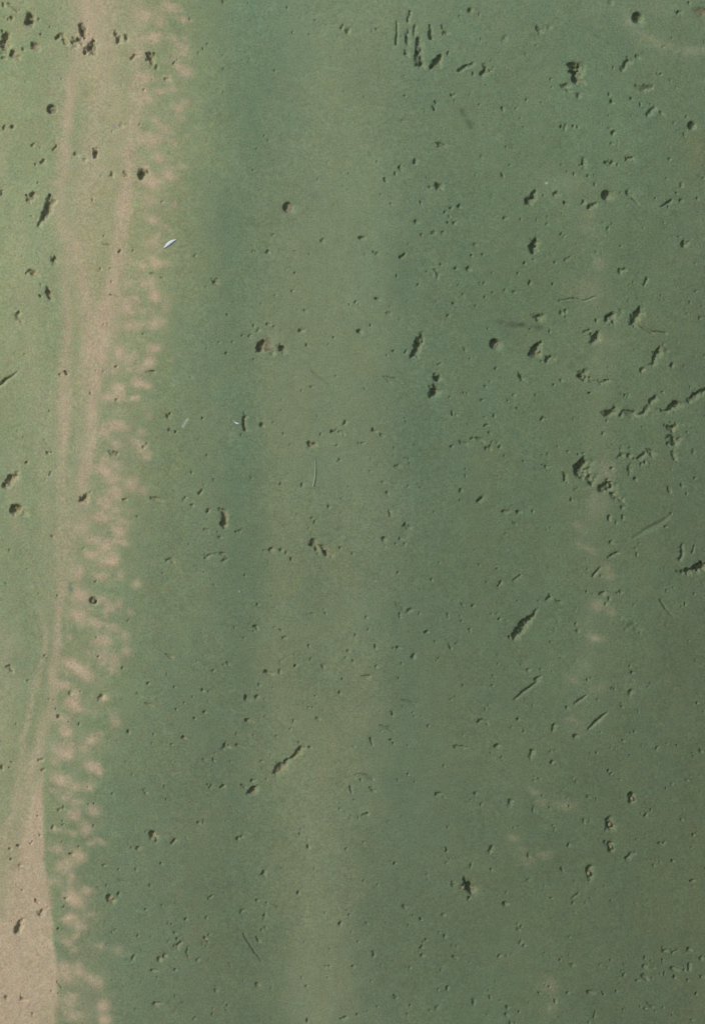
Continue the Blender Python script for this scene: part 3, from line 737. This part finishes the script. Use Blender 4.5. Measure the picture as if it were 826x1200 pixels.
def build(name, q, extra_v=None, extra_q=None, origin=(0, 0, 0)):
    used, inv = np.unique(q.reshape(-1), return_inverse=True)
    co = P[used]; cc = C[used]; f = inv.reshape(-1, 4)
    if extra_v is not None:
        f = np.concatenate([f, extra_q(used)]); co = np.concatenate([co, extra_v])
        cc = np.concatenate([cc, np.tile(np.array([[0.25, 0.25, 0.18, 1]]), (len(extra_v), 1))])
    co = co - np.array(origin)
    me = bpy.data.meshes.new(name)
    me.vertices.add(len(co)); me.vertices.foreach_set('co', co.astype(np.float32).ravel())
    me.loops.add(f.size); me.loops.foreach_set('vertex_index', f.astype(np.int32).ravel())
    me.polygons.add(len(f)); me.polygons.foreach_set('loop_start', np.arange(0, f.size, 4, dtype=np.int32))
    me.polygons.foreach_set('use_smooth', np.ones(len(f), dtype=bool))
    at = me.color_attributes.new('stain', 'FLOAT_COLOR', 'POINT')
    at.data.foreach_set('color', cc.astype(np.float32).ravel())
    me.materials.append(m_wall)
    me.update(calc_edges=True)
    o = bpy.data.objects.new(name, me); col.objects.link(o); o.location = origin
    return o

# how big is each hollow: those about 10 mm or more long are parts of their own
named = {}
for pi, (f, nodes) in enumerate(pits):
    w = max(n[0] + n[2] for n in nodes) - min(n[0] - n[2] for n in nodes)
    h = max(n[1] + n[2] for n in nodes) - min(n[1] - n[2] for n in nodes)
    if f[:1] != '.' and math.hypot(w, h) >= 9.0 and pi < n_frame:
        named[pi + 1] = 'scratch' if 'g' in f else 'pit'
small = (flab > 0) & ~np.isin(flab, list(named))

# wall body: the face, its four edges and its back
corners = [idx[0, 0], idx[0, -1], idx[-1, -1], idx[-1, 0]]
TH = 0.30
bv_ = np.array([[P[c][0], TH, P[c][2]] for c in corners])
rim = np.concatenate([idx[0, :], idx[1:, -1], idx[-1, -2::-1], idx[-2:0:-1, 0]])
rim_back = P[rim].copy(); rim_back[:, 1] = TH
def edges(used):
    n = len(used); r = np.searchsorted(used, rim); k = len(rim)
    a = np.arange(k); b = (a + 1) % k
    qs = np.stack([r[a], r[b], n + b, n + a], -1)
    cpos = [0, nu - 1, nu - 1 + nv - 1, 2 * (nu - 1) + nv - 1]
    back = np.array([[n + k, n + k + 1, n + k + 2, n + k + 3]])
    return np.concatenate([qs, back])
wall = build('wall', quads[flab == 0], np.concatenate([rim_back, bv_]), edges)
wall['label'] = 'pitted wall stained green, with tan vertical streaks and a band of tan spots'
wall['category'] = 'wall'; wall['kind'] = 'thing'

order = np.argsort(flab, kind='stable'); sorted_lab = flab[order]
pit_obj = {}
for pl, nm in named.items():
    a, b = np.searchsorted(sorted_lab, [pl, pl + 1])
    if b - a < 3: continue
    q = quads[order[a:b]]
    org = P[q.reshape(-1)].mean(0)
    o = build(nm, q, origin=tuple(org)); o.parent = wall
    pit_obj[pl] = o
ph = build('pinholes', quads[small]); ph.parent = wall; ph['kind'] = 'stuff'

# ------------------------------------------------------------------ grains lodged in some pits (part of the pit)
def at(u, v, out=0.0):
    j = int(np.argmin(np.abs(V - v))); i = int(np.argmin(np.abs(U - u)))
    return Vector(((u - 413) / 1000.0, Y[j, i] - out / 1000.0, ZC + (600 - v) / 1000.0))

def pebble(name, u, v, r, lift, parent, seed, stretch=1.0):
    rg = np.random.RandomState(seed); n, mseg = 7, 10
    vs_, fs_ = [(0, 0, r)], []
    for i in range(1, n):
        th = math.pi * i / n
        for k in range(mseg):
            ph_ = 2 * math.pi * k / mseg; rr = r * rg.uniform(0.82, 1.15)
            vs_.append((rr * math.sin(th) * math.cos(ph_), rr * math.sin(th) * math.sin(ph_), rr * math.cos(th) * stretch))
    vs_.append((0, 0, -r)); last = len(vs_) - 1
    for k in range(mseg):
        fs_.append((0, 1 + k, 1 + (k + 1) % mseg))
        fs_.append((last, last - mseg + (k + 1) % mseg, last - mseg + k))
        for i in range(n - 2):
            a = 1 + i * mseg
            fs_.append((a + k, a + mseg + k, a + mseg + (k + 1) % mseg, a + (k + 1) % mseg))
    me = bpy.data.meshes.new(name); me.from_pydata([tuple(c / 1000.0 for c in p) for p in vs_], [], fs_)
    for p in me.polygons: p.use_smooth = True
    me.materials.append(m_grain)
    o = bpy.data.objects.new(name, me); col.objects.link(o)
    o.parent = parent; o.location = at(u, v, lift) - parent.location
    return o
def pit_at(u, v):
    best = min(pit_obj, key=lambda k: min((n[0] - u) ** 2 + (n[1] - v) ** 2 for n in pits[k - 1][1]))
    return pit_obj[best]
for s, (u, v, r) in enumerate([(742, 938, 2.6), (715.5, 968, 2.6), (717, 994, 2.4), (690.5, 1025, 2.5), (109.5, 705, 2.4), (543, 1041, 2.2)]):
    pebble('grain', u, v, r, r * 0.45, pit_at(u, v), 100 + s, 1.2)

# ------------------------------------------------------------------ things clinging to the wall
def tube(name, pts, rad, mat, sides=8, flat=1.0):
    """pts: (u, v, out) ; rad: one radius per point, mm"""
    c = [Vector(((u - 413) / 1000.0, at(u, v).y - out / 1000.0, ZC + (600 - v) / 1000.0)) for u, v, out in pts]
    org = sum(c, Vector()) / len(c)
    vs_, fs_ = [], []
    for i, p in enumerate(c):
        t = (c[min(i + 1, len(c) - 1)] - c[max(i - 1, 0)]).normalized()
        s = t.cross(Vector((0, 1, 0))).normalized(); n = s.cross(t).normalized()
        for k in range(sides):
            a = 2 * math.pi * k / sides
            vs_.append(p - org + (s * math.cos(a) + n * math.sin(a) * flat) * rad[i] / 1000.0)
    for i in range(len(c) - 1):
        for k in range(sides):
            fs_.append((i * sides + k, i * sides + (k + 1) % sides, (i + 1) * sides + (k + 1) % sides, (i + 1) * sides + k))
    fs_.append(tuple(range(sides))); fs_.append(tuple(range((len(c) - 1) * sides, len(c) * sides))[::-1])
    me = bpy.data.meshes.new(name); me.from_pydata(vs_, [], fs_)
    for p in me.polygons: p.use_smooth = True
    me.materials.append(mat)
    o = bpy.data.objects.new(name, me); col.objects.link(o); o.location = org
    return o
n = 13
ts = [i / (n - 1) for i in range(n)]
fk = tube('flake', [(191.6 + 14.6 * t, 290.8 - 10.6 * t - 1.2 * math.sin(math.pi * t), 0.7) for t in ts],
          [0.12 + 1.8 * math.sin(math.pi * min(max(t, 0.02), 0.98)) ** 0.8 for t in ts], m_white, 12, 0.32)
fk['label'] = 'small white spindle-shaped flake lying slanted beside the tan spots'; fk['category'] = 'flake'
fb = tube('fibre', [(369 + 1.7 * math.sin(2.2 * t) - 3.6 * t * t, 536 + 34 * t, 0.5) for t in ts],
          [0.2 + 0.38 * min(1, t * 1.4) for t in ts], m_fibre, 7)
fb['label'] = 'long thin curved white fibre clinging upright to the green wall'; fb['category'] = 'fibre'
fb['group'] = 'white fibres on the wall'
f2 = tube('fibre', [(272.5 + 7.5 * t, 492.3 + 4.3 * t + 0.8 * math.sin(3 * t), 0.4) for t in ts],
          [0.25 + 0.75 * smooth(0.3, 0.8, np.float64(t)) - 0.5 * smooth(0.85, 1.0, np.float64(t)) for t in ts], m_white, 7)
f2['label'] = 'tiny short white fibre just left of a narrow double pit'; f2['category'] = 'fibre'
f2['group'] = 'white fibres on the wall'
print('grid', nu, nv, 'tris', 2 * len(quads), 'named hollows', len(pit_obj))
